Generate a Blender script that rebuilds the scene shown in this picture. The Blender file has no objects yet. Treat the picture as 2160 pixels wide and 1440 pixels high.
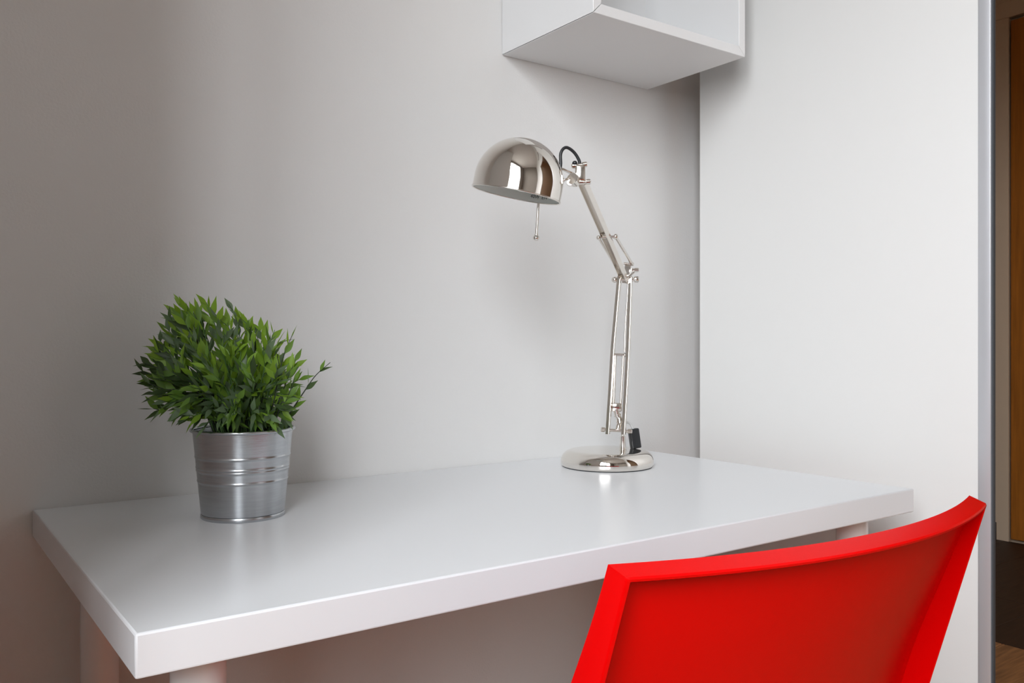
import bpy, bmesh, math, random
from mathutils import Vector, Matrix, Euler

scene = bpy.context.scene
COL = scene.collection
R = math.radians
TH = math.atan2(1811.0, 2513.0)          # camera yaw away from the wall normal (35.8 deg)

# ------------------------------------------------------------------ camera
cd = bpy.data.cameras.new('camera')
cd.sensor_width = 36.0
cd.lens = 36.0 * 1811.0 / 2160.0
cd.clip_start = 0.02
cam = bpy.data.objects.new('camera', cd)
COL.objects.link(cam)
DESK_H = 0.7355
CAM = Vector((-0.1505, -1.3035, DESK_H + 0.2245))
cam.location = CAM
cam.rotation_euler = (R(90), 0, -TH)
scene.camera = cam

# ------------------------------------------------------------------ daylight (overcast sky through the window)
WIN_X, WIN_Y0, WIN_Y1, WIN_Z0, WIN_Z1 = -1.05, -3.00, -1.28, 1.15, 2.98
world = bpy.data.worlds.new('overcast_sky')
world.use_nodes = True
scene.world = world
bg = world.node_tree.nodes['Background']
bg.inputs[1].default_value = 9.5
_wn, _wl = world.node_tree.nodes, world.node_tree.links
_tc = _wn.new('ShaderNodeTexCoord')
_sp = _wn.new('ShaderNodeSeparateXYZ')
_rp = _wn.new('ShaderNodeValToRGB')            # ground below the horizon, brighter towards the zenith
_rp.color_ramp.elements[0].position = 0.46
_rp.color_ramp.elements[0].color = (0.16, 0.16, 0.15, 1)
_rp.color_ramp.elements[1].position = 1.0
_rp.color_ramp.elements[1].color = (1.68, 1.75, 1.84, 1)
_e = _rp.color_ramp.elements.new(0.53)
_e.color = (0.815, 0.845, 0.88, 1)
_ma = _wn.new('ShaderNodeMapRange')
_ma.inputs['From Min'].default_value = -1
_wl.new(_tc.outputs['Generated'], _sp.inputs[0])
_wl.new(_sp.outputs['Z'], _ma.inputs['Value'])
_wl.new(_ma.outputs['Result'], _rp.inputs['Fac'])
_wl.new(_rp.outputs['Color'], bg.inputs[0])
pl = bpy.data.lights.new('window_portal', 'AREA')
pl.shape = 'RECTANGLE'
pl.size = WIN_Z1 - WIN_Z0
pl.size_y = WIN_Y1 - WIN_Y0
pl.cycles.is_portal = True
po = bpy.data.objects.new('window_portal', pl)
po.location = (WIN_X - 0.06, (WIN_Y0 + WIN_Y1) / 2, (WIN_Z0 + WIN_Z1) / 2)
po.rotation_euler = (0, R(-90), 0)
COL.objects.link(po)
vs = scene.view_settings
vs.view_transform = 'Standard'
vs.look = 'None'
vs.exposure = 0.71
vs.gamma = 1.0
vs.use_curve_mapping = False
scene.cycles.max_bounces = 8
scene.cycles.diffuse_bounces = 4
scene.cycles.glossy_bounces = 5
scene.cycles.transmission_bounces = 4
scene.cycles.use_light_tree = False
scene.cycles.use_denoising = True
scene.cycles.adaptive_threshold = 0.03

# ------------------------------------------------------------------ materials
def mat(name, col, rough=0.5, metal=0.0, spec=0.5, bump=0.0, bscale=200.0, vary=0.0, vscale=8.0, coat=0.0, stretch=None):
    m = bpy.data.materials.new(name)
    m.use_nodes = True
    nt = m.node_tree
    b = nt.nodes['Principled BSDF']
    b.inputs['Base Color'].default_value = (*col, 1)
    b.inputs['Roughness'].default_value = rough
    b.inputs['Metallic'].default_value = metal
    b.inputs['Specular IOR Level'].default_value = spec
    b.inputs['Coat Weight'].default_value = coat
    b.inputs['Coat Roughness'].default_value = 0.1
    tc = nt.nodes.new('ShaderNodeTexCoord')
    src = tc.outputs['Object']
    if stretch:
        mp = nt.nodes.new('ShaderNodeMapping')
        mp.inputs['Scale'].default_value = stretch
        nt.links.new(src, mp.inputs['Vector'])
        src = mp.outputs['Vector']
    if vary:
        n = nt.nodes.new('ShaderNodeTexNoise')
        n.inputs['Scale'].default_value = vscale
        n.inputs['Detail'].default_value = 4
        nt.links.new(src, n.inputs['Vector'])
        mr = nt.nodes.new('ShaderNodeMapRange')
        mr.inputs['From Min'].default_value = 0.3
        mr.inputs['From Max'].default_value = 0.7
        mr.inputs['To Min'].default_value = 1 - vary
        mr.inputs['To Max'].default_value = 1 + vary
        nt.links.new(n.outputs['Fac'], mr.inputs['Value'])
        mx = nt.nodes.new('ShaderNodeVectorMath')
        mx.operation = 'SCALE'
        mx.inputs[0].default_value = col
        nt.links.new(mr.outputs['Result'], mx.inputs['Scale'])
        nt.links.new(mx.outputs['Vector'], b.inputs['Base Color'])
    if bump:
        n2 = nt.nodes.new('ShaderNodeTexNoise')
        n2.inputs['Scale'].default_value = bscale
        n2.inputs['Detail'].default_value = 3
        nt.links.new(src, n2.inputs['Vector'])
        bp = nt.nodes.new('ShaderNodeBump')
        bp.inputs['Strength'].default_value = bump
        bp.inputs['Distance'].default_value = 0.001
        nt.links.new(n2.outputs['Fac'], bp.inputs['Height'])
        nt.links.new(bp.outputs['Normal'], b.inputs['Normal'])
    return m

def leaf_mat(name, col, trans):
    m = bpy.data.materials.new(name)
    m.use_nodes = True
    nt = m.node_tree
    b = nt.nodes['Principled BSDF']
    out = nt.nodes['Material Output']
    b.inputs['Roughness'].default_value = 0.42
    oi = nt.nodes.new('ShaderNodeObjectInfo')
    hs = nt.nodes.new('ShaderNodeHueSaturation')
    hs.inputs['Color'].default_value = (*col, 1)
    mr = nt.nodes.new('ShaderNodeMapRange')
    mr.inputs['To Min'].default_value = 0.7
    mr.inputs['To Max'].default_value = 1.35
    nt.links.new(oi.outputs['Random'], mr.inputs['Value'])
    nt.links.new(mr.outputs['Result'], hs.inputs['Value'])
    nt.links.new(hs.outputs['Color'], b.inputs['Base Color'])
    tr = nt.nodes.new('ShaderNodeBsdfTranslucent')
    tr.inputs['Color'].default_value = (*trans, 1)
    mx = nt.nodes.new('ShaderNodeMixShader')
    mx.inputs['Fac'].default_value = 0.35
    nt.links.new(b.outputs[0], mx.inputs[1])
    nt.links.new(tr.outputs[0], mx.inputs[2])
    nt.links.new(mx.outputs[0], out.inputs['Surface'])
    return m

M = {
    'wall': mat('wall_paint', (0.70, 0.695, 0.685), 0.75, bump=0.25, bscale=260),
    'ceiling': mat('ceiling_paint', (0.66, 0.65, 0.64), 0.9),
    'hallwall': mat('hall_wall_paint', (0.80, 0.63, 0.46), 0.8),
    'rearwall': mat('rear_wall_paint', (0.26, 0.235, 0.21), 0.8),
    'board': mat('white_laminate', (0.74, 0.75, 0.765), 0.28, spec=0.45),
    'shelfboard': mat('shelf_laminate', (0.73, 0.73, 0.73), 0.38),
    'leg': mat('white_lacquered_steel', (0.82, 0.82, 0.83), 0.22),
    'door': mat('white_door_board', (0.70, 0.695, 0.68), 0.45),
    'alu': mat('brushed_aluminium', (0.62, 0.63, 0.66), 0.40, 0.6, stretch=(1, 1, 0.05)),
    'gasket': mat('dark_grey_gasket', (0.05, 0.055, 0.06), 0.6),
    'red': mat('red_plastic', (0.60, 0.0002, 0.0006), 0.32, spec=0.14, bump=0.06, bscale=700),
    'nickel': mat('polished_nickel', (0.80, 0.765, 0.715), 0.045, 1.0),
    'nickel2': mat('nickel_plated_steel', (0.78, 0.74, 0.69), 0.16, 1.0),
    'zinc': mat('galvanised_steel', (0.47, 0.49, 0.51), 0.27, 1.0, bump=0.05, bscale=60, vary=0.06, vscale=30, stretch=(1, 1, 14)),
    'enamel': mat('white_enamel', (0.80, 0.84, 0.81), 0.35),
    'bulb': mat('frosted_bulb', (0.88, 0.88, 0.88), 0.3),
    'black': mat('black_rubber', (0.015, 0.016, 0.018), 0.38),
    'cord': mat('clear_grey_cord', (0.55, 0.55, 0.54), 0.25),
    'ink': mat('black_print', (0.01, 0.01, 0.01), 0.6),
    'soil': mat('dark_foam_soil', (0.02, 0.018, 0.012), 0.95),
    'stem': mat('green_stem', (0.07, 0.15, 0.035), 0.5),
    'darkstem': mat('dark_stem', (0.022, 0.035, 0.018), 0.5),
    'wood': mat('oak_plank', (0.40, 0.19, 0.075), 0.42, vary=0.35, vscale=6, stretch=(1.2, 14, 1)),
    'darkwood': mat('dark_hall_plank', (0.040, 0.021, 0.012), 0.55, vary=0.3, vscale=6, stretch=(1.2, 14, 1)),
    'doorwood': mat('brown_door_wood', (0.46, 0.155, 0.018), 0.42, vary=0.2, vscale=5, stretch=(10, 10, 0.7)),
    'skirt': mat('dark_brown_skirting', (0.05, 0.028, 0.018), 0.5),
    'brass': mat('brass', (0.45, 0.32, 0.10), 0.35, 1.0),
    'pvc': mat('white_window_pvc', (0.8, 0.8, 0.8), 0.35),
    'curtain': mat('grey_curtain', (0.42, 0.39, 0.36), 0.9),
}
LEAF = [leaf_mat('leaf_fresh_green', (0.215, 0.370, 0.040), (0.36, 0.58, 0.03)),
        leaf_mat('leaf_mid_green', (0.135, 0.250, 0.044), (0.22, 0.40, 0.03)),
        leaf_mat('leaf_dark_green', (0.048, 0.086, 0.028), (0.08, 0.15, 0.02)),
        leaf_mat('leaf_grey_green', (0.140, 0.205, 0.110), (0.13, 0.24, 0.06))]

# ------------------------------------------------------------------ mesh helpers
def obj(name, bm, material, parent=None, smooth=False, angle=None, recalc=True):
    if recalc:
        bmesh.ops.recalc_face_normals(bm, faces=bm.faces)
    me = bpy.data.meshes.new(name)
    bm.to_mesh(me)
    bm.free()
    me.materials.append(material)
    if smooth or angle:
        me.polygons.foreach_set('use_smooth', [True] * len(me.polygons))
        if angle:
            me.set_sharp_from_angle(angle=R(angle))
    o = bpy.data.objects.new(name, me)
    COL.objects.link(o)
    if parent:
        o.parent = parent
    return o

def thing(name, label, cat, loc=(0, 0, 0), rotz=0.0):
    o = bpy.data.objects.new(name, None)
    o.empty_display_size = 0.05
    COL.objects.link(o)
    o.location = loc
    o.rotation_euler = (0, 0, rotz)
    o['label'] = label
    o['category'] = cat
    return o

def struct(o, label=None, cat=None):
    o['kind'] = 'structure'
    if label:
        o['label'] = label
    if cat:
        o['category'] = cat
    return o

def box(bm, x0, x1, y0, y1, z0, z1):
    v = [bm.verts.new((x, y, z)) for x in (x0, x1) for y in (y0, y1) for z in (z0, z1)]
    for f in ((0, 1, 3, 2), (4, 6, 7, 5), (0, 4, 5, 1), (2, 3, 7, 6), (0, 2, 6, 4), (1, 5, 7, 3)):
        bm.faces.new([v[i] for i in f])
    return v

def bevel(bm, w, seg=2):
    bmesh.ops.recalc_face_normals(bm, faces=bm.faces)
    bmesh.ops.bevel(bm, geom=list(bm.edges), offset=w, segments=seg, profile=0.5, affect='EDGES', clamp_overlap=True)

def boxobj(name, dims, material, parent=None, bev=0.0, seg=2):
    bm = bmesh.new()
    box(bm, *dims)
    if bev:
        bevel(bm, bev, seg)
    return obj(name, bm, material, parent, angle=20 if bev else None)

def lathe(bm, prof, n=64, closed=False, mtx=None):
    rings = []
    for r, z in prof:
        if r < 1e-6:
            rings.append([bm.verts.new((0, 0, z))])
        else:
            rings.append([bm.verts.new((r * math.cos(2 * math.pi * i / n), r * math.sin(2 * math.pi * i / n), z)) for i in range(n)])
    pairs = list(zip(rings[:-1], rings[1:]))
    if closed:
        pairs.append((rings[-1], rings[0]))
    for a, b in pairs:
        for i in range(n):
            j = (i + 1) % n
            if len(a) == 1 and len(b) == 1:
                continue
            if len(a) == 1:
                bm.faces.new((a[0], b[i], b[j]))
            elif len(b) == 1:
                bm.faces.new((a[i], b[0], a[j]))
            else:
                bm.faces.new((a[i], b[i], b[j], a[j]))
    vs_ = [v for r_ in rings for v in r_]
    if mtx is not None:
        bmesh.ops.transform(bm, matrix=mtx, verts=vs_)
    return vs_

def frame_z(d, hint=None):
    d = Vector(d).normalized()
    h = Vector(hint) if hint else (Vector((0, 0, 1)) if abs(d.z) < 0.9 else Vector((0, 1, 0)))
    x = (h - d * h.dot(d)).normalized()
    return x, d.cross(x), d

def tube(bm, pts, rad, n=10, cap=True):
    pts = [Vector(p) for p in pts]
    rs = rad if isinstance(rad, (list, tuple)) else [rad] * len(pts)
    rings, x = [], None
    for i, p in enumerate(pts):
        d = (pts[min(i + 1, len(pts) - 1)] - pts[max(i - 1, 0)]).normalized()
        if x is None:
            x, y, _ = frame_z(d)
        else:
            x = (x - d * x.dot(d)).normalized()
            y = d.cross(x)
        rings.append([bm.verts.new(p + (x * math.cos(2 * math.pi * k / n) + y * math.sin(2 * math.pi * k / n)) * rs[i]) for k in range(n)])
    for a, b in zip(rings[:-1], rings[1:]):
        for k in range(n):
            bm.faces.new((a[k], a[(k + 1) % n], b[(k + 1) % n], b[k]))
    if cap:
        bm.faces.new(list(reversed(rings[0])))
        bm.faces.new(rings[-1])

def spline(pts, n=8):
    P = [Vector(p) for p in pts]
    P = [P[0] * 2 - P[1]] + P + [P[-1] * 2 - P[-2]]
    out = []
    for i in range(1, len(P) - 2):
        for k in range(n):
            t = k / n
            a, b, c, d = P[i - 1], P[i], P[i + 1], P[i + 2]
            out.append(0.5 * (2 * b + (c - a) * t + (2 * a - 5 * b + 4 * c - d) * t * t + (3 * b - a - 3 * c + d) * t ** 3))
    out.append(P[-2])
    return out

def flatbar(bm, p0, p1, wx, wy, side=(1, 0, 0)):
    """rectangular bar from p0 to p1, wx wide along 'side'"""
    p0, p1 = Vector(p0), Vector(p1)
    x, y, d = frame_z(p1 - p0, side)
    v = []
    for p in (p0, p1):
        for sx, sy in ((-1, -1), (1, -1), (1, 1), (-1, 1)):
            v.append(bm.verts.new(p + x * sx * wx / 2 + y * sy * wy / 2))
    for f in ((0, 3, 2, 1), (4, 5, 6, 7), (0, 1, 5, 4), (1, 2, 6, 5), (2, 3, 7, 6), (3, 0, 4, 7)):
        bm.faces.new([v[i] for i in f])

def ball(bm, c, r, sz=(1, 1, 1)):
    bmesh.ops.create_uvsphere(bm, u_segments=20, v_segments=12, radius=r,
                              matrix=Matrix.Translation(c) @ Matrix.Diagonal((*sz, 1)))

# ================================================================== THE ROOM
ZC = 3.25
WXO = WIN_X - 0.15
def wall(name, boxes, material):
    bm = bmesh.new()
    for b in boxes:
        b = list(b)
        if b[4] == 0:
            b[4] = -0.03
        box(bm, *b)
    return struct(obj(name, bm, material))

wall('wall_back', [(-0.18, 1.42, 0.0, 0.12, 0, ZC)], M['wall'])
# return wall beside the desk's left end (just outside the picture), shades the left of the back wall
wall('wall_left', [(WXO, -0.18, -0.745, 0.12, 0, ZC)], M['wall'])
wall('wall_window', [(WXO, WIN_X, WIN_Y1, -0.745, 0, ZC), (WXO, WIN_X, -4.0, WIN_Y0, 0, ZC),
                     (WXO, WIN_X, WIN_Y0, WIN_Y1, 0, WIN_Z0), (WXO, WIN_X, WIN_Y0, WIN_Y1, WIN_Z1, ZC)], M['rearwall'])
wall('wall_rear', [(WXO, 1.48, -4.1, -4.0, 0, ZC)], M['rearwall'])
wall('wall_right', [(1.42, 1.48, -0.45, 1.50, 0, ZC), (1.42, 1.48, -4.0, -2.00, 0, ZC), (1.42, 1.48, -2.00, -0.45, 2.30, ZC)], M['wall'])
wall('wall_hall_end', [(4.20, 4.30, -2.1, -0.32, 0, ZC), (4.20, 4.30, 0.66, 1.60, 0, ZC), (4.20, 4.30, -0.32, 0.66, 2.52, ZC), (4.25, 4.30, -0.32, 0.66, 0, 2.52)], M['hallwall'])
wall('wall_hall_north', [(1.48, 4.20, 1.50, 1.60, 0, ZC)], M['hallwall'])
wall('wall_hall_south', [(1.48, 4.20, -2.1, -2.0, 0, ZC)], M['hallwall'])
wall('ceiling', [(WXO, 4.30, -4.1, 1.60, ZC, ZC + 0.1)], M['ceiling'])

fl = wall('floor', [(WXO, 4.30, -4.1, 1.60, -0.12, -0.012)], M['skirt'])
# floor planks: one mesh per length, laid along X
def plank_mesh(name, L, W, material):
    bm = bmesh.new()
    box(bm, 0.0008, L - 0.0008, 0.0008, W - 0.0008, -0.012, 0)
    bevel(bm, 0.0012, 1)
    me = bpy.data.meshes.new(name)
    bm.to_mesh(me)
    bm.free()
    me.materials.append(material)
    return me
random.seed(3)
PW = 0.19
pm = {}
def lay(x0, x1, y0, y1, base, material, key):
    y, row = y0, 0
    while y < y1 - 1e-4:
        x = x0
        first = True
        while x < x1 - 1e-4:
            L = 1.38 if not first else [1.38, 0.9, 0.5][row % 3]
            L = round(min(L, x1 - x), 4)
            W = round(min(PW, y1 - y), 4)
            k = (key, L, W)
            if k not in pm:
                pm[k] = plank_mesh('plank', L, W, material)
            o = bpy.data.objects.new('plank', pm[k])
            COL.objects.link(o)
            o.parent = base
            o.location = (x, y, 0)
            x += L
            first = False
        y += PW
        row += 1
lay(WIN_X, 2.71, -4.0, 0.0, fl, M['wood'], 'w')
lay(1.48, 2.71, 0.0, 1.50, fl, M['wood'], 'w')
lay(2.71, 4.20, -2.0, 1.50, fl, M['darkwood'], 'd')

struct(boxobj('baseboard_hall', (4.185, 4.20, 0.70, 1.50, 0, 0.085), M['skirt'], bev=0.003))

# the hall's brown door in its frame
d2 = bpy.data.objects.new('door_2', None)
COL.objects.link(d2)
d2.location = (4.20, 0.66, 0)
struct(d2)
boxobj('door_leaf', (0.0, 0.045, -0.97, -0.02, 0.012, 2.50), M['doorwood'], d2, 0.003)
boxobj('door_casing', (-0.012, 0.0, -0.015, 0.055, 0, 2.514), M['hallwall'], d2, 0.002)
boxobj('door_casing', (-0.012, 0.0, -1.04, -0.965, 0, 2.514), M['hallwall'], d2, 0.002)
boxobj('door_casing', (-0.012, 0.0, -1.04, 0.055, 2.515, 2.59), M['hallwall'], d2, 0.002)
hb = bmesh.new()
tube(hb, [(-0.016, 0.105, 0.975), (-0.016, 0.105, 1.06)], 0.008, 12)
obj('hinge', hb, M['brass'], d2, angle=40)

# the window that lights the room
w1 = bpy.data.objects.new('window_1', None)
COL.objects.link(w1)
w1.location = (WIN_X, (WIN_Y0 + WIN_Y1) / 2, WIN_Z0)
struct(w1)
hw, hh = (WIN_Y1 - WIN_Y0) / 2, WIN_Z1 - WIN_Z0
bm = bmesh.new()
box(bm, -0.05, -0.005, -hw, -hw + 0.06, 0, hh)
box(bm, -0.05, -0.005, hw - 0.06, hw, 0, hh)
box(bm, -0.05, -0.005, -hw, hw, 0, 0.06)
box(bm, -0.05, -0.005, -hw, hw, hh - 0.06, hh)
box(bm, -0.05, -0.005, -0.05, 0.05, 0, hh)
obj('window_frame', bm, M['pvc'], w1)
boxobj('window_sill', (-0.02, 0.18, -hw - 0.05, hw + 0.05, -0.03, 0.0), M['pvc'], w1, 0.004)

# the white sliding door standing off the right-hand wall
DX = 1.220
d1 = bpy.data.objects.new('door_1', None)
COL.objects.link(d1)
d1.location = (DX, -0.0742, 0.01)
struct(d1)
boxobj('door_panel', (0, 0.010, -0.571, 0, 0, 2.40), M['door'], d1, 0.0006, 1)
bm = bmesh.new()
box(bm, -0.002, 0.010, -0.5885, -0.5695, 0, 2.40)
bevel(bm, 0.0012, 2)
obj('door_stile', bm, M['alu'], d1, angle=40)
boxobj('door_gasket', (0.001, 0.0075, -0.5915, -0.5880, 0, 2.40), M['gasket'], d1)
boxobj('door_track', (-0.004, 0.03, -1.30, 0, 2.40, 2.43), M['alu'], d1, 0.001)

# ================================================================== DESK
desk = thing('desk', 'white laminate desk with round legs standing against the wall', 'desk', (0, 0, 0))
DW, DD = 1.112, 0.600
boxobj('tabletop', (0, DW, -DD, -0.001, DESK_H - 0.0355, DESK_H), M['board'], desk, 0.0020, 2)
bm = bmesh.new()
HL = DESK_H - 0.0355
lathe(bm, [(0, 0), (0.020, 0), (0.0225, 0.003), (0.0225, 0.025), (0.0235, 0.027), (0.0235, HL - 0.004), (0.0235, HL), (0, HL)], 48)
l0 = obj('leg', bm, M['leg'], desk, angle=35)
for i, (x, y) in enumerate(((0.067, -0.53), (1.058, -0.53), (0.070, -0.07), (1.045, -0.07))):
    o = l0 if i == 0 else l0.copy()
    if i:
        COL.objects.link(o)
    o.location = (x, y, 0)

# ================================================================== WALL SHELF
SX, SW, SD, SZ, SH, ST = 0.7656, 0.3755, 0.2565, CAM.z + 0.5310, 0.36, 0.0175
sh = thing('wall_shelf', 'white open box shelf fixed to the wall above the lamp', 'shelf', (SX, 0, SZ))
def board_prism(name, poly, y0, y1, b=0.0006):
    bm = bmesh.new()
    a = [bm.verts.new((x, y0, z)) for x, z in poly]
    c = [bm.verts.new((x, y1, z)) for x, z in poly]
    n = len(poly)
    bm.faces.new(a)
    bm.faces.new(list(reversed(c)))
    for i in range(n):
        bm.faces.new((a[i], c[i], c[(i + 1) % n], a[(i + 1) % n]))
    bevel(bm, b, 1)
    return obj(name, bm, M['shelfboard'], sh)
g = 0.0006
board_prism('bottom_panel', [(g, 0), (SW - g, 0), (SW - ST - g, ST), (ST + g, ST)], -SD, -0.001)
board_prism('top_panel', [(g, SH), (ST + g, SH - ST), (SW - ST - g, SH - ST), (SW - g, SH)], -SD, -0.001)
board_prism('side_panel', [(0, g), (ST, ST + g), (ST, SH - ST - g), (0, SH - g)], -SD, -0.001)
board_prism('side_panel', [(SW, g), (SW, SH - g), (SW - ST, SH - ST - g), (SW - ST, ST + g)], -SD, -0.001)
boxobj('back_panel', (ST, SW - ST, -0.012, -0.002, ST, SH - ST), M['shelfboard'], sh)

# ================================================================== DESK LAMP
LB = (0.8947, -0.1464, DESK_H)
lamp = thing('desk_lamp', 'shiny nickel desk lamp with a dome shade and jointed arm on the white desk', 'lamp', LB, -TH)
def part(name, fn, material, parent=lamp, angle=40):
    bm = bmesh.new()
    fn(bm)
    return obj(name, bm, material, parent, angle=angle)

def f(bm):
    r = 0.0826
    prof = [(0, 0.0005), (r - 0.003, 0.0005), (r, 0.003), (r + 0.0008, 0.006)]
    for k in range(13):
        a = R(90 * k / 12)
        prof.append((r - 0.0200 + 0.0210 * math.cos(a), 0.0095 + 0.0198 * math.sin(a)))
    prof += [(0.05, 0.0298), (0.03, 0.0301), (0, 0.0302)]
    lathe(bm, prof, 96)
base = part('base', f, M['nickel'], angle=60)
part('base_pad', lambda bm: lathe(bm, [(0, 0.0), (0.0805, 0.0), (0.0805, 0.0012), (0, 0.0012)], 64), M['black'], base)

PX, PY = 0.0268, -0.012
pole = part('pole', lambda bm: lathe(bm, [(0, 0.0295), (0.0064, 0.0295), (0.0064, 0.0312), (0.0057, 0.0316), (0.0058, 0.0325), (0.0047, 0.0545), (0.0030, 0.0555), (0.0032, 0.0640), (0, 0.0640)], 32,
            mtx=Matrix.Translation((PX, PY, 0))), M['nickel2'])

def knob(bm, p0, p1, r, rb):
    """cross pin with rounded heads"""
    p0, p1 = Vector(p0), Vector(p1)
    d = (p1 - p0).normalized()
    tube(bm, [p0, p1], rb, 14)
    for p, s in ((p0, 1), (p1, -1)):
        tube(bm, [p - d * s * 0.0005, p + d * s * 0.0008, p + d * s * 0.0065, p + d * s * 0.0075], [r * 0.7, r, r, r * 0.75], 16)

part('pivot_pin', lambda bm: knob(bm, (-0.0130, -0.020, 0.0680), (0.0420, -0.020, 0.0642), 0.0042, 0.0026), M['nickel2'])
# lower arm: two flat rails leaning and converging to the elbow
rails = [[(-0.0010, -0.0215, 0.0600), (0.0048, -0.0130, 0.1340), (0.0100, -0.0048, 0.2075), (0.0168, 0.0027, 0.2750), (0.0238, 0.010, 0.3430)],
         [(0.0270, -0.0215, 0.0590), (0.0325, -0.0130, 0.1340), (0.0375, -0.0048, 0.2075), (0.0410, 0.0027, 0.2750), (0.0440, 0.010, 0.3430)]]
def rail(pts):
    def f(bm):
        prev = None
        P = spline(pts, 6)
        for p in P:
            ring = [bm.verts.new(p + Matrix.Rotation(R(-25), 3, 'Z') @ Vector(o)) for o in ((-0.0033, -0.0042, 0), (0.0033, -0.0042, 0), (0.0033, 0.0042, 0), (-0.0033, 0.0042, 0))]
            if prev:
                for k in range(4):
                    bm.faces.new((prev[k], prev[(k + 1) % 4], ring[(k + 1) % 4], ring[k]))
            else:
                bm.faces.new(list(reversed(ring)))
            prev = ring
        bm.faces.new(prev)
        bmesh.ops.recalc_face_normals(bm, faces=bm.faces)
        bmesh.ops.bevel(bm, geom=[e for e in bm.edges if abs((e.verts[0].co - e.verts[1].co).normalized().z) > 0.9], offset=0.0009, segments=2, affect='EDGES')
    return f
for rp in rails:
    part('arm_rail', rail(rp), M['nickel2'], angle=20)
# rear pair of slim links behind the rails
part('inner_link', lambda bm: tube(bm, spline([(0.0262, 0.012, 0.331), (0.0215, 0.010, 0.290), (0.0158, 0.006, 0.250), (0.0132, 0.000, 0.2060)], 6), 0.0017, 10), M['nickel2'])
part('inner_link', lambda bm: tube(bm, spline([(0.0400, 0.012, 0.331), (0.0372, 0.010, 0.290), (0.0338, 0.006, 0.250), (0.0318, 0.000, 0.2060)], 6), 0.0017, 10), M['nickel2'])
def f(bm):
    tube(bm, [(0.0100, -0.004, 0.2012), (0.0335, -0.004, 0.2000)], 0.0026, 14)
    ball(bm, (0.0122, -0.004, 0.2010), 0.0036)
    ball(bm, (0.0318, -0.004, 0.2000), 0.0036)
part('cross_pin', f, M['nickel2'])
for x0, x1 in ((0.0150, 0.0105), (0.0290, 0.0232)):
    part('spring_rod', lambda bm: tube(bm, [(x0, -0.004, 0.1990), (x1, -0.012, 0.1130)], 0.0022, 10), M['nickel2'])
def f(bm):
    box(bm, 0.0070, 0.0250, -0.0165, -0.0085, 0.0990, 0.1145)
    bevel(bm, 0.0022, 2)
part('spring_bracket', f, M['nickel2'], angle=50)
def f(bm):
    tube(bm, spline([(0.0150, -0.0125, 0.1040), (0.0165, -0.0125, 0.0950), (0.0205, -0.0130, 0.0860), (0.0215, -0.0145, 0.0800), (0.0190, -0.0175, 0.0735), (0.0175, -0.0200, 0.0665)], 6), [0.0052] * 12 + [0.0056] * 8 + [0.0050] * 11, 14)
    tube(bm, [(0.0172, -0.0125, 0.0935), (0.0180, -0.0126, 0.0915)], 0.0066, 16)
    tube(bm, [(0.0212, -0.0138, 0.0822), (0.0214, -0.0145, 0.0800)], 0.0066, 16)
part('swivel_bracket', f, M['nickel2'], angle=50)

# elbow
def f(bm):
    tube(bm, [(0.0150, 0.010, 0.3368), (0.0570, 0.010, 0.3370)], 0.0029, 14)
    ball(bm, (0.0150, 0.010, 0.3366), 0.0056)
    tube(bm, [(0.0500, 0.010, 0.3372), (0.0510, 0.010, 0.3372), (0.0575, 0.010, 0.3372), (0.0585, 0.010, 0.3372)], [0.0048, 0.0056, 0.0056, 0.0048], 18)
part('elbow_pin', f, M['nickel2'])
def f(bm):
    flatbar(bm, (0.0345, 0.012, 0.3300), (0.0400, 0.012, 0.3660), 0.0120, 0.0030, (1, 0, 0))
    flatbar(bm, (0.0400, 0.004, 0.3420), (0.0530, 0.002, 0.3540), 0.0100, 0.0040, (0, 1, 0))
    bevel(bm, 0.0008, 1)
part('elbow_bracket', f, M['nickel2'])
part('elbow_knob', lambda bm: tube(bm, [(0.0440, 0.000, 0.3537), (0.0500, 0.000, 0.3537), (0.0502, 0.000, 0.3537), (0.0565, 0.0, 0.3537), (0.0575, 0.0, 0.3537)], [0.0028, 0.0028, 0.0038, 0.0038, 0.0028], 16), M['nickel2'])
# upper arm: folded channel (two flanges and a web)
A0, A1 = Vector((0.0335, 0.010, 0.3360)), Vector((-0.0651, -0.2506, 0.4661))
ax = (A1 - A0).normalized()
sx = Vector((1, 0, 0)); sx = (sx - ax * sx.dot(ax)).normalized()
sy = ax.cross(sx)
def chan(bm):
    w, dpt, t = 0.0142, 0.0090, 0.0013
    if sy.y > 0:
        s = -1
    else:
        s = 1
    prof = [(-w / 2, -dpt / 2), (w / 2, -dpt / 2), (w / 2, dpt / 2), (w / 2 - t, dpt / 2), (w / 2 - t, -dpt / 2 + t), (-w / 2 + t, -dpt / 2 + t), (-w / 2 + t, dpt / 2), (-w / 2, dpt / 2)]
    rot = R(33)
    pr = [(x * math.cos(rot) - y * math.sin(rot), x * math.sin(rot) + y * math.cos(rot)) for x, y in prof]
    rings = [[bm.verts.new(p + sx * x + sy * y * s) for x, y in pr] for p in (A0, A0.lerp(A1, 0.5), A1)]
    n = len(prof)
    for a, b in zip(rings[:-1], rings[1:]):
        for k in range(n):
            bm.faces.new((a[k], a[(k + 1) % n], b[(k + 1) % n], b[k]))
    bm.faces.new(rings[0])
    bm.faces.new(list(reversed(rings[-1])))
part('upper_arm', chan, M['nickel2'], angle=30)
def f(bm):
    tube(bm, [(-0.0264, -0.1130, 0.3985), (0.0021, -0.1130, 0.4000)], 0.0022, 12)
    ball(bm, (-0.0266, -0.1130, 0.3982), 0.0040)
    ball(bm, (0.0019, -0.1130, 0.3998), 0.0046)
part('link_pin', f, M['nickel2'])
part('link_rod', lambda bm: tube(bm, [(-0.0260, -0.1140, 0.3971), (0.0165, -0.002, 0.3580)], 0.0022, 10), M['nickel2'])
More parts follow.
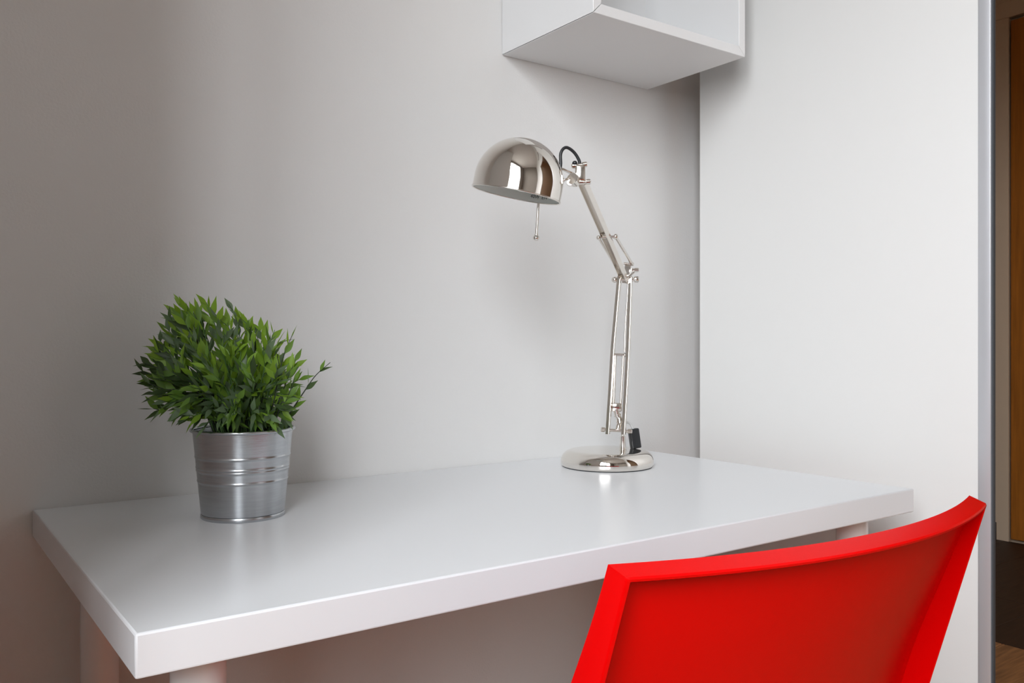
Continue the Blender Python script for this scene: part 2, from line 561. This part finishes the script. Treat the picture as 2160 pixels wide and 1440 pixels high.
part('link_rod', lambda bm: tube(bm, [(0.0026, -0.1140, 0.3981), (0.0450, -0.002, 0.3635)], 0.0026, 10), M['nickel2'])
def f(bm):
    tube(bm, [(0.0300, 0.0, 0.3655), (0.0460, -0.001, 0.3640)], 0.0020, 12)
    ball(bm, (0.0455, -0.001, 0.3640), 0.0034)
part('link_pin', f, M['nickel2'])

# head joint
def f(bm):
    box(bm, -0.0762, -0.0606, -0.2577, -0.2435, 0.4661, 0.4911)
    bevel(bm, 0.0030, 2)
hj = part('head_joint', f, M['nickel2'], angle=45)
part('joint_screw', lambda bm: knob(bm, (-0.0811, -0.2515, 0.4895), (-0.0579, -0.2515, 0.4924), 0.0042, 0.0030), M['nickel2'], hj)
part('joint_screw', lambda bm: knob(bm, (-0.0704, -0.2542, 0.4648), (-0.0530, -0.2542, 0.4657), 0.0040, 0.0026), M['nickel2'], hj)
part('joint_screw', lambda bm: tube(bm, [(-0.0846, -0.2622, 0.4630), (-0.0846, -0.2550, 0.4630)], 0.0046, 16), M['nickel2'], hj)
part('joint_screw', lambda bm: tube(bm, [(-0.0735, -0.2617, 0.4750), (-0.0735, -0.2559, 0.4750)], 0.0030, 14), M['nickel2'], hj)
def f(bm):
    flatbar(bm, (-0.0980, -0.2595, 0.4844), (-0.0802, -0.2542, 0.4777), 0.0100, 0.0022, (0, 1, 0))
    flatbar(bm, (-0.0811, -0.2542, 0.4795), (-0.0757, -0.2533, 0.4626), 0.0110, 0.0030, (0, 1, 0))
    flatbar(bm, (-0.0971, -0.2595, 0.4644), (-0.0811, -0.2542, 0.4733), 0.0100, 0.0024, (0, 1, 0))
    bevel(bm, 0.0006, 1)
    tube(bm, [(-0.0811, -0.2631, 0.4688), (-0.0757, -0.2506, 0.4661)], 0.0085, 20)
part('head_fork', f, M['nickel2'], angle=45)
part('joint_screw', lambda bm: tube(bm, [(-0.0998, -0.2604, 0.4666), (-0.0953, -0.2586, 0.4679)], 0.0055, 16), M['nickel2'], hj)

# dome shade
DC = Vector((-0.1650, -0.2684, 0.4443))
DM = Matrix.Translation(DC) @ Matrix.Rotation(R(11.3), 4, 'Y') @ Matrix.Rotation(R(3.5), 4, 'X')
DR, DH = 0.0670, 0.0165
def dome_prof(r, h, n=26):
    return [(r, 0)] + [(r, h * 0.5)] + [(r * math.cos(R(90 * k / n)) if k < n else 0, h + r * math.sin(R(90 * k / n))) for k in range(n + 1)]
def f(bm):
    o = dome_prof(DR, DH)
    lathe(bm, o, 128, mtx=DM)
shade = part('shade', f, M['nickel'], angle=70)
def f(bm):
    rim = [(DR + 0.0006, 0.0004), (DR + 0.0009, -0.0006), (DR + 0.0004, -0.0016), (DR - 0.0012, -0.0016), (DR - 0.0016, -0.0004), (DR - 0.0010, 0.0008)]
    lathe(bm, rim, 128, closed=True, mtx=DM)
part('shade_rim', f, M['nickel2'], shade, angle=80)
part('shade_lining', lambda bm: lathe(bm, dome_prof(DR - 0.0014, DH), 96, mtx=DM), M['enamel'], shade, angle=70)
def f(bm):
    pr = [(0, 0.009)]
    for k in range(1, 13):
        a = R(180 * k / 12 - 90)
        if k < 9:
            pr.append((0.0200 * math.cos(a), 0.0290 + 0.0200 * math.sin(a)))
    pr += [(0.0120, 0.053), (0.0120, 0.078), (0, 0.078)]
    lathe(bm, pr, 40, mtx=DM @ Matrix.Translation((0.006, 0, -0.004)))
part('bulb', f, M['bulb'], angle=50)
# the printed rating inside the shade
def rating():
    cu = bpy.data.curves.new('rating', 'FONT')
    cu.body = '40W  E14'
    cu.size = 0.0076
    cu.resolution_u = 3
    to = bpy.data.objects.new('rating_tmp', cu)
    COL.objects.link(to)
    dg = bpy.context.evaluated_depsgraph_get()
    me = bpy.data.meshes.new_from_object(to.evaluated_get(dg))
    bpy.data.objects.remove(to)
    rr = DR - 0.0020
    for v in me.vertices:
        ph = R(90) - (v.co.x + 0.0209) / rr
        v.co = DM @ Vector((rr * math.cos(ph), rr * math.sin(ph), 0.0058 + v.co.y))
    me.materials.clear()
    me.materials.append(M['ink'])
    o = bpy.data.objects.new('printed_rating', me)
    COL.objects.link(o)
    o.parent = shade
rating()
part('shade_collar', lambda bm: lathe(bm, [(0, 0), (0.0125, 0), (0.0125, 0.0022), (0.0105, 0.0035), (0, 0.0035)], 32,
     mtx=Matrix.Translation((-0.1002, -0.2613, 0.4768)) @ Matrix.Rotation(R(78), 4, 'Y')), M['nickel2'], shade)
def f(bm):
    tube(bm, [(-0.1298, -0.2105, 0.4466), (-0.1333, -0.2070, 0.3887)], 0.0022, 12)
    ball(bm, (-0.1336, -0.2070, 0.3865), 0.0052, (1, 1, 0.9))
    tube(bm, [(-0.1334, -0.2070, 0.3918), (-0.1333, -0.2070, 0.3891)], 0.0031, 12)
part('aiming_handle', f, M['nickel2'])
part('cord_loop', lambda bm: tube(bm, spline([(-0.0993, -0.2604, 0.4804), (-0.0982, -0.2595, 0.4919), (-0.0984, -0.2595, 0.5053), (-0.0944, -0.2577, 0.5142), (-0.0878, -0.2559, 0.5164), (-0.0780, -0.2533, 0.5102), (-0.0704, -0.2515, 0.4991), (-0.0682, -0.2506, 0.4893)], 6), 0.0024, 12), M['black'])
part('cord_grip', lambda bm: ball(bm, (-0.0766, -0.2533, 0.4937), 0.0040, (1, 1, 0.9)), M['black'])
def f(bm):
    box(bm, -0.0095, 0.0095, -0.006, 0.006, -0.0180, 0.0180)
    bevel(bm, 0.0022, 2)
    bmesh.ops.transform(bm, matrix=Matrix.Translation((0.0515, 0.0125, 0.0480)) @ Matrix.Rotation(R(-8), 4, 'Y') @ Matrix.Rotation(R(20), 4, 'Z'), verts=bm.verts)
sw = part('cord_switch', f, M['black'], angle=45)
part('cord', lambda bm: tube(bm, spline([(0.0300, 0.000, 0.0720), (0.0360, 0.004, 0.0780), (0.0430, 0.009, 0.0755), (0.0480, 0.012, 0.0670), (0.0500, 0.0125, 0.0620)], 6), 0.0021, 10), M['cord'])
part('cord', lambda bm: tube(bm, spline([(0.0528, 0.0125, 0.0320), (0.0525, 0.013, 0.0268), (0.0480, 0.020, 0.0258), (0.0420, 0.028, 0.0258), (0.0380, 0.045, 0.0260), (0.0400, 0.072, 0.0255), (0.0420, 0.088, 0.0150), (0.0440, 0.098, 0.0026), (0.0500, 0.110, 0.0023)], 6), 0.0021, 10), M['cord'])

# ================================================================== POTTED PLANT
PP = (0.2167, -0.1997, DESK_H)
plant = thing('potted_plant', 'bushy green artificial bamboo-grass plant in a galvanised metal pot on the desk', 'plant', PP, -TH)
PH, RB, RT = 0.1120, 0.0512, 0.0622
def pr_r(z):
    r = RB + (RT - RB) * z / PH
    for zc, a in ((0.0785, 0.0007), (0.0650, 0.0007), (0.0615, 0.0007), (0.0480, 0.0007)):
        r += a * math.exp(-((z - zc) / 0.0013) ** 2)
    return r
def f(bm):
    prof = [(0, 0.0010), (RB - 0.002, 0.0010), (RB, 0.0060)]
    z = 0.0064
    while z < PH - 0.001:
        prof.append((pr_r(z), z))
        z += 0.0006
    prof += [(RT, PH), (RT - 0.0010, PH), (RB + 0.006, 0.070), (RB + 0.004, 0.060)]
    lathe(bm, prof, 96)
pot = part('pot', f, M['zinc'], plant, angle=60)
def f(bm):
    prof = [(RT + 0.0010 + 0.0024 * math.cos(R(a)), PH - 0.0002 + 0.0022 * math.sin(R(a))) for a in range(0, 360, 30)]
    lathe(bm, prof, 96, closed=True)
part('pot_rim', f, M['zinc'], pot, angle=80)
def f(bm):
    prof = [(RB - 0.003, 0.0), (RB + 0.0004, 0.0), (RB + 0.0012, 0.0012), (RB + 0.0012, 0.0042), (RB + 0.0004, 0.0056), (RB - 0.003, 0.0056)]
    lathe(bm, prof, 96, closed=True)
part('pot_foot', f, M['zinc'], pot, angle=35)
def f(bm):
    lathe(bm, [(0, 0.106), (0.03, 0.106), (RT - 0.003, 0.103), (RT - 0.003, 0.098), (0, 0.098)], 48)
part('soil', f, M['soil'], plant, angle=40)

random.seed(11)
# leaf meshes: pointed blade, folded along the midrib and arched; unit length along +Y, normal +Z
def leaf_mesh(width, fold, arch, material, twist=0.0):
    bm = bmesh.new()
    rows = [(0.0, 0.06), (0.12, 0.36), (0.28, 0.86), (0.42, 1.0), (0.60, 0.80), (0.80, 0.36), (1.0, 0.0)]
    prev = None
    for t, w in rows:
        zc = arch * (t * t)
        hwid = width * w * 0.5
        tw = twist * t
        c = bm.verts.new((0, t, zc))
        if w <= 0:
            ring = [c]
        else:
            l = bm.verts.new((-hwid * math.cos(tw), t, zc + hwid * fold - hwid * math.sin(tw)))
            r_ = bm.verts.new((hwid * math.cos(tw), t, zc + hwid * fold + hwid * math.sin(tw)))
            ring = [l, c, r_]
        if prev:
            if len(ring) == 1:
                bm.faces.new((prev[0], prev[1], ring[0]))
                bm.faces.new((prev[1], prev[2], ring[0]))
            else:
                bm.faces.new((prev[0], prev[1], ring[1], ring[0]))
                bm.faces.new((prev[1], prev[2], ring[2], ring[1]))
        prev = ring
    me = bpy.data.meshes.new('leaf')
    bm.to_mesh(me)
    bm.free()
    me.materials.append(material)
    me.polygons.foreach_set('use_smooth', [True] * len(me.polygons))
    return me
LM = {}
for mi, m_ in enumerate(LEAF):
    LM[mi] = [leaf_mesh(0.31, 0.30, -0.14, m_), leaf_mesh(0.27, 0.22, 0.12, m_, 0.25), leaf_mesh(0.34, 0.26, -0.05, m_, -0.2)]

def leaf_matrix(p, d, nrm, L):
    d = d.normalized()
    z = (nrm - d * nrm.dot(d))
    z = z.normalized() if z.length > 1e-5 else frame_z(d)[0]
    x = d.cross(z)
    m = Matrix((x, d, z)).transposed().to_4x4()
    return Matrix.Translation(p) @ m @ Matrix.Diagonal((L, L, L, 1))

leaf_specs = []     # (stem index, mesh key, variant, matrix, nearness)
stems = []
def add_stem(pts, rad, dark, leaves):
    bm = bmesh.new()
    P = spline(pts, 5)
    n = len(P)
    tube(bm, P, [rad * (1.15 - 0.75 * i / (n - 1)) for i in range(n)], 5)
    so = obj('stem', bm, M['darkstem'] if dark else M['stem'], plant, smooth=True)
    stems.append(so)
    for t, side, L, kind in leaves:
        x = t * (n - 1)
        i = min(int(x), n - 2)
        p = P[i].lerp(P[i + 1], x - i)
        tan = (P[i + 1] - P[i]).normalized()
        d = (tan * (0.95 if L < 0.03 else 1.1) + side).normalized()
        nrm = Vector((random.uniform(-.7, .7), random.uniform(-1.3, 0.0), random.uniform(0.1, 1.0)))
        leaf_specs.append((so, kind, random.randrange(3), leaf_matrix(p, d, nrm, L), p.y + d.y * L * 0.5))

def bush():
    N = 118
    for i in range(N):
        # tips spread over the crown, from drooping round the rim to upright
        u = (i + 0.5) / N
        phi = i * 2.39996 + random.uniform(-.25, .25)
        se = -0.10 + 1.08 * u ** 0.95
        se = min(se, 0.98)
        ca = math.sqrt(1 - se * se)
        dx, dy = math.cos(phi) * ca, math.sin(phi) * ca
        rx = 0.080 if dx < 0 else 0.086
        k = random.uniform(0.86, 1.04) if se > 0.15 else random.uniform(0.72, 0.98)
        tip = Vector((-0.024 + dx * rx * k, dy * 0.074 * k, 0.128 + se * (0.118 if se > 0 else 0.06) * k + (0.012 if dx < 0 else 0.002)))
        tip.x += (-0.018 if dx < 0 else -0.004) * max(0, se)
        rb = random.uniform(.3, 1) * (0.35 + 0.65 * ca)
        b = Vector((0.044 * math.cos(phi) * rb, 0.044 * math.sin(phi) * rb, 0.104))
        lift = 0.030 * (1 - max(0, se))
        mid = b.lerp(tip, 0.45) + Vector((-dx * 0.008, -dy * 0.008, lift * 0.8 + 0.004))
        q = b.lerp(tip, 0.78) + Vector((0, 0, lift * 0.55))
        bend = Vector((random.uniform(-.012, .012), random.uniform(-.012, .012), random.uniform(-.002, .008)))
        dark = random.random() < 0.16 or (dx < -0.35 and random.random() < 0.42)  # some dark at random; more on the left, its weaker light put into colour
        L0 = (tip - b).length
        nl = 6 + int(L0 / 0.024)
        lv = []
        ph0 = random.uniform(0, 6.28)
        for j in range(nl):
            t = 0.14 + 0.82 * (j / (nl - 1)) + random.uniform(-.03, .03)
            a = ph0 + j * math.pi + random.uniform(-.7, .7)
            x_, y_, d_ = frame_z((tip - b))
            side = (x_ * math.cos(a) + y_ * math.sin(a)) * random.uniform(0.30, 0.70)
            L = random.uniform(0.0200, 0.0300) * (0.8 if t > 0.9 else 1)
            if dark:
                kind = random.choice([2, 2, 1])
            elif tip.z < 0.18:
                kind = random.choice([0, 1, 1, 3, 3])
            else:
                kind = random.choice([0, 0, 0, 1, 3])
            lv.append((min(max(t, 0.08), 0.97), side, L, kind))
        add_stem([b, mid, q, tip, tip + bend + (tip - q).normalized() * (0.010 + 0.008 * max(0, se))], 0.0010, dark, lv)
bush()
# short sprays leaning over the rim
for i in range(20):
    phi = R(-175 + 170 * (i + 0.5) / 20) + random.uniform(-.1, .1)
    b = Vector((0.030 * math.cos(phi), 0.030 * math.sin(phi), 0.104))
    r_ = random.uniform(0.052, 0.070)
    tip = Vector((r_ * math.cos(phi) - 0.006, r_ * math.sin(phi), random.uniform(0.118, 0.142)))
    lv = []
    for j in range(6):
        x_, y_, d_ = frame_z(tip - b)
        a = j * math.pi + random.uniform(-.8, .8)
        lv.append((0.18 + 0.15 * j, (x_ * math.cos(a) + y_ * math.sin(a)) * random.uniform(.4, .8), random.uniform(0.018, 0.026), random.choice([0, 1, 3, 3, 2])))
    add_stem([b, b.lerp(tip, 0.4) + Vector((0, 0, 0.016)), b.lerp(tip, 0.75) + Vector((0, 0, 0.012)), tip], 0.0009, False, lv)
# the single sprig reaching out to the right
S = [(0.046, 0.004, 0.108), (0.0600, 0.004, 0.1325), (0.0785, 0.002, 0.1600), (0.0940, 0.000, 0.1810), (0.1130, -0.002, 0.1975)]
U, Dn = Vector((-0.35, -.1, 0.55)), Vector((0.62, -.1, -0.28))
add_stem(S, 0.0010, True, [(0.18, Vector((0.5, 0, -0.1)), 0.020, 2), (0.30, Vector((0.55, -.1, -.1)), 0.021, 1), (0.38, U, 0.022, 1), (0.52, Dn * 0.5, 0.021, 2),
                           (0.58, U, 0.024, 1), (0.80, Dn * 0.4, 0.020, 2), (0.82, U * 0.6, 0.018, 1)])
# right-hand upright tips
for (tx, tz, bx) in ((0.066, 0.232, 0.030), (0.071, 0.203, 0.036), (0.070, 0.178, 0.040)):
    add_stem([(bx, -0.012, 0.106), (bx + 0.012, -0.012, 0.145), (tx - 0.012, -0.012, tz - 0.03), (tx, -0.012, tz)], 0.0010, True,
             [(0.45, Vector((.4, 0, .2)), 0.024, 1), (0.6, Vector((-.4, 0, .3)), 0.023, 0), (0.72, Vector((.4, 0, .1)), 0.024, 1), (0.85, Vector((-.3, 0, .3)), 0.022, 0), (0.95, Vector((.2, 0, .1)), 0.020, 1)])

leaf_specs.sort(key=lambda s: s[4])
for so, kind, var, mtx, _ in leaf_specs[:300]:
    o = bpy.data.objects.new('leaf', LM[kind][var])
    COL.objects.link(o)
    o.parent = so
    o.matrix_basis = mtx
# the leaves farther back, joined
vb, fb, mb = [], [], []
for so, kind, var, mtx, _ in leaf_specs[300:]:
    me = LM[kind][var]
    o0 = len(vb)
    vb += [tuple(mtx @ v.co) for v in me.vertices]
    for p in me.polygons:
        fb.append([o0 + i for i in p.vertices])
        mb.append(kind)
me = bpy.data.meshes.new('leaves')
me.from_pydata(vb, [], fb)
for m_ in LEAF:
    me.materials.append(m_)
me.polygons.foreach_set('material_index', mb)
me.polygons.foreach_set('use_smooth', [True] * len(fb))
o = bpy.data.objects.new('rear_leaves', me)
COL.objects.link(o)
o.parent = plant
o['kind'] = 'stuff'

# ================================================================== RED CHAIR
chair = thing('plastic_chair', 'glossy red plastic chair with a curved back pushed up to the desk', 'chair', (0.4755, -0.622, 0), -0.027)
REC = R(17.4)
down = Vector((0, math.sin(REC), -math.cos(REC)))
back = Vector((0, -math.cos(REC), -math.sin(REC)))
TOP = Vector((0, -0.258, 0.8105))
TL = 0.385
def backrest(bm):
    ns_in = 28
    def W(t):
        return 0.2300 + 0.030 * t
    tf = 0.0042
    ss = [('e', 0), ('e', 0.0012), ('e', tf - 0.0012), ('e', tf), ('e', tf + 0.0010), ('e', tf + 0.003), ('e', tf + 0.008), ('e', tf + 0.016)]
    tt = [0, 0.0012, tf - 0.0012, tf, tf + 0.0010, tf + 0.003, tf + 0.008, tf + 0.016] + [tf + 0.016 + (TL - tf - 0.016) * k / 22 for k in range(1, 23)]
    def cols(w):
        a = [x[1] for x in ss]
        inn = [a[-1] + (2 * w - 2 * a[-1]) * k / ns_in for k in range(1, ns_in)]
        return [-w + q for q in a] + [-w + q for q in inn] + [w - q for q in reversed(a)]
    def edge(e):          # 0 on the rim top .. 1 on the panel
        if e <= 0.0: return ('rim', -0.0012)
        if e <= tf - 0.0011: return ('rim', 0.0)
        if e <= tf + 0.00005: return ('rim', -0.0012)
        q = min(1, (e - tf) / 0.016)
        return ('in', 0.90 + 0.10 * q * (2 - q))
    tp = 0.004
    fr, bk = [], []
    for t in tt:
        w = W(t)
        cf, cb = [], []
        g_ = min(1, t / 0.20); G_ = 0.015 * g_ * g_ * (3 - 2 * g_); D = 0.0185 + G_
        for i, a in enumerate(cols(w)):
            e = min(w - abs(a), t)
            e = max(0, e)
            k, v = edge(e)
            h = D + v if k == 'rim' else D + (tp - D) * v
            s = a / w
            sag = 0.045 * (1 - s * s)
            p = TOP + Vector((a, -sag, 0)) + down * t
            # local outward normal in plan
            n = (back + Vector((2 * 0.045 * s / w, 0, 0)) * -0.15).normalized()
            p = p - n * G_
            cf.append(bm.verts.new(p))
            cb.append(bm.verts.new(p + n * h))
        fr.append(cf)
        bk.append(cb)
    nc = len(fr[0])
    for i in range(len(tt) - 1):
        for j in range(nc - 1):
            bm.faces.new((fr[i][j], fr[i][j + 1], fr[i + 1][j + 1], fr[i + 1][j]))
            bm.faces.new((bk[i][j], bk[i + 1][j], bk[i + 1][j + 1], bk[i][j + 1]))
    for i in range(len(tt) - 1):
        bm.faces.new((fr[i][0], fr[i + 1][0], bk[i + 1][0], bk[i][0]))
        bm.faces.new((fr[i][-1], bk[i][-1], bk[i + 1][-1], fr[i + 1][-1]))
    for j in range(nc - 1):
        bm.faces.new((fr[0][j], bk[0][j], bk[0][j + 1], fr[0][j + 1]))
        bm.faces.new((fr[-1][j], fr[-1][j + 1], bk[-1][j + 1], bk[-1][j]))
part('backrest', backrest, M['red'], chair, angle=38)
def seat(bm):
    nx, ny = 24, 20
    top, bot = [], []
    for j in range(ny + 1):
        v = j / ny
        y = -0.165 + 0.425 * v
        a, b = [], []
        for i in range(nx + 1):
            u = -1 + 2 * i / nx
            w = 0.245 - 0.02 * v
            rr = 1 - 0.06 * max(0, v - 0.85) / 0.15 * u * u
            x = u * w * rr
            z = 0.445 - 0.018 * math.cos(u * 1.3) * math.sin(min(1, v * 1.1) * math.pi) - 0.02 * max(0, v - 0.8) ** 2 / 0.04
            a.append(bm.verts.new((x, y, z)))
            b.append(bm.verts.new((x * 0.99, y, z - 0.007 - 0.028 * (abs(u) > 0.95))))
        top.append(a)
        bot.append(b)
    for j in range(ny):
        for i in range(nx):
            bm.faces.new((top[j][i], top[j][i + 1], top[j + 1][i + 1], top[j + 1][i]))
            bm.faces.new((bot[j][i], bot[j + 1][i], bot[j + 1][i + 1], bot[j][i + 1]))
    for j in range(ny):
        bm.faces.new((top[j][0], top[j + 1][0], bot[j + 1][0], bot[j][0]))
        bm.faces.new((top[j][nx], bot[j][nx], bot[j + 1][nx], top[j + 1][nx]))
    for i in range(nx):
        bm.faces.new((top[0][i], bot[0][i], bot[0][i + 1], top[0][i + 1]))
        bm.faces.new((top[ny][i], top[ny][i + 1], bot[ny][i + 1], bot[ny][i]))
part('seat', seat, M['red'], chair, angle=45)
for x, y in ((-0.205, -0.13), (0.205, -0.13), (-0.195, 0.215), (0.195, 0.215)):
    def f(bm):
        sx_, sy_ = (1 if x > 0 else -1), (1 if y > 0 else -1)
        p1 = Vector((x, y, 0.435))
        p0 = Vector((x + sx_ * 0.025, y + sy_ * 0.035, 0.0))
        rings = []
        for p, w in ((p0, 0.014), (p0.lerp(p1, 0.5), 0.018), (p1, 0.023)):
            rings.append([bm.verts.new(p + Vector((a * w, b * w, 0))) for a, b in ((-1, -1), (1, -1), (1, 1), (-1, 1))])
        for a, b in zip(rings[:-1], rings[1:]):
            for k in range(4):
                bm.faces.new((a[k], a[(k + 1) % 4], b[(k + 1) % 4], b[k]))
        bm.faces.new(list(reversed(rings[0])))
        bm.faces.new(rings[-1])
        bevel(bm, 0.004, 2)
    part('leg', f, M['red'], chair, angle=40)
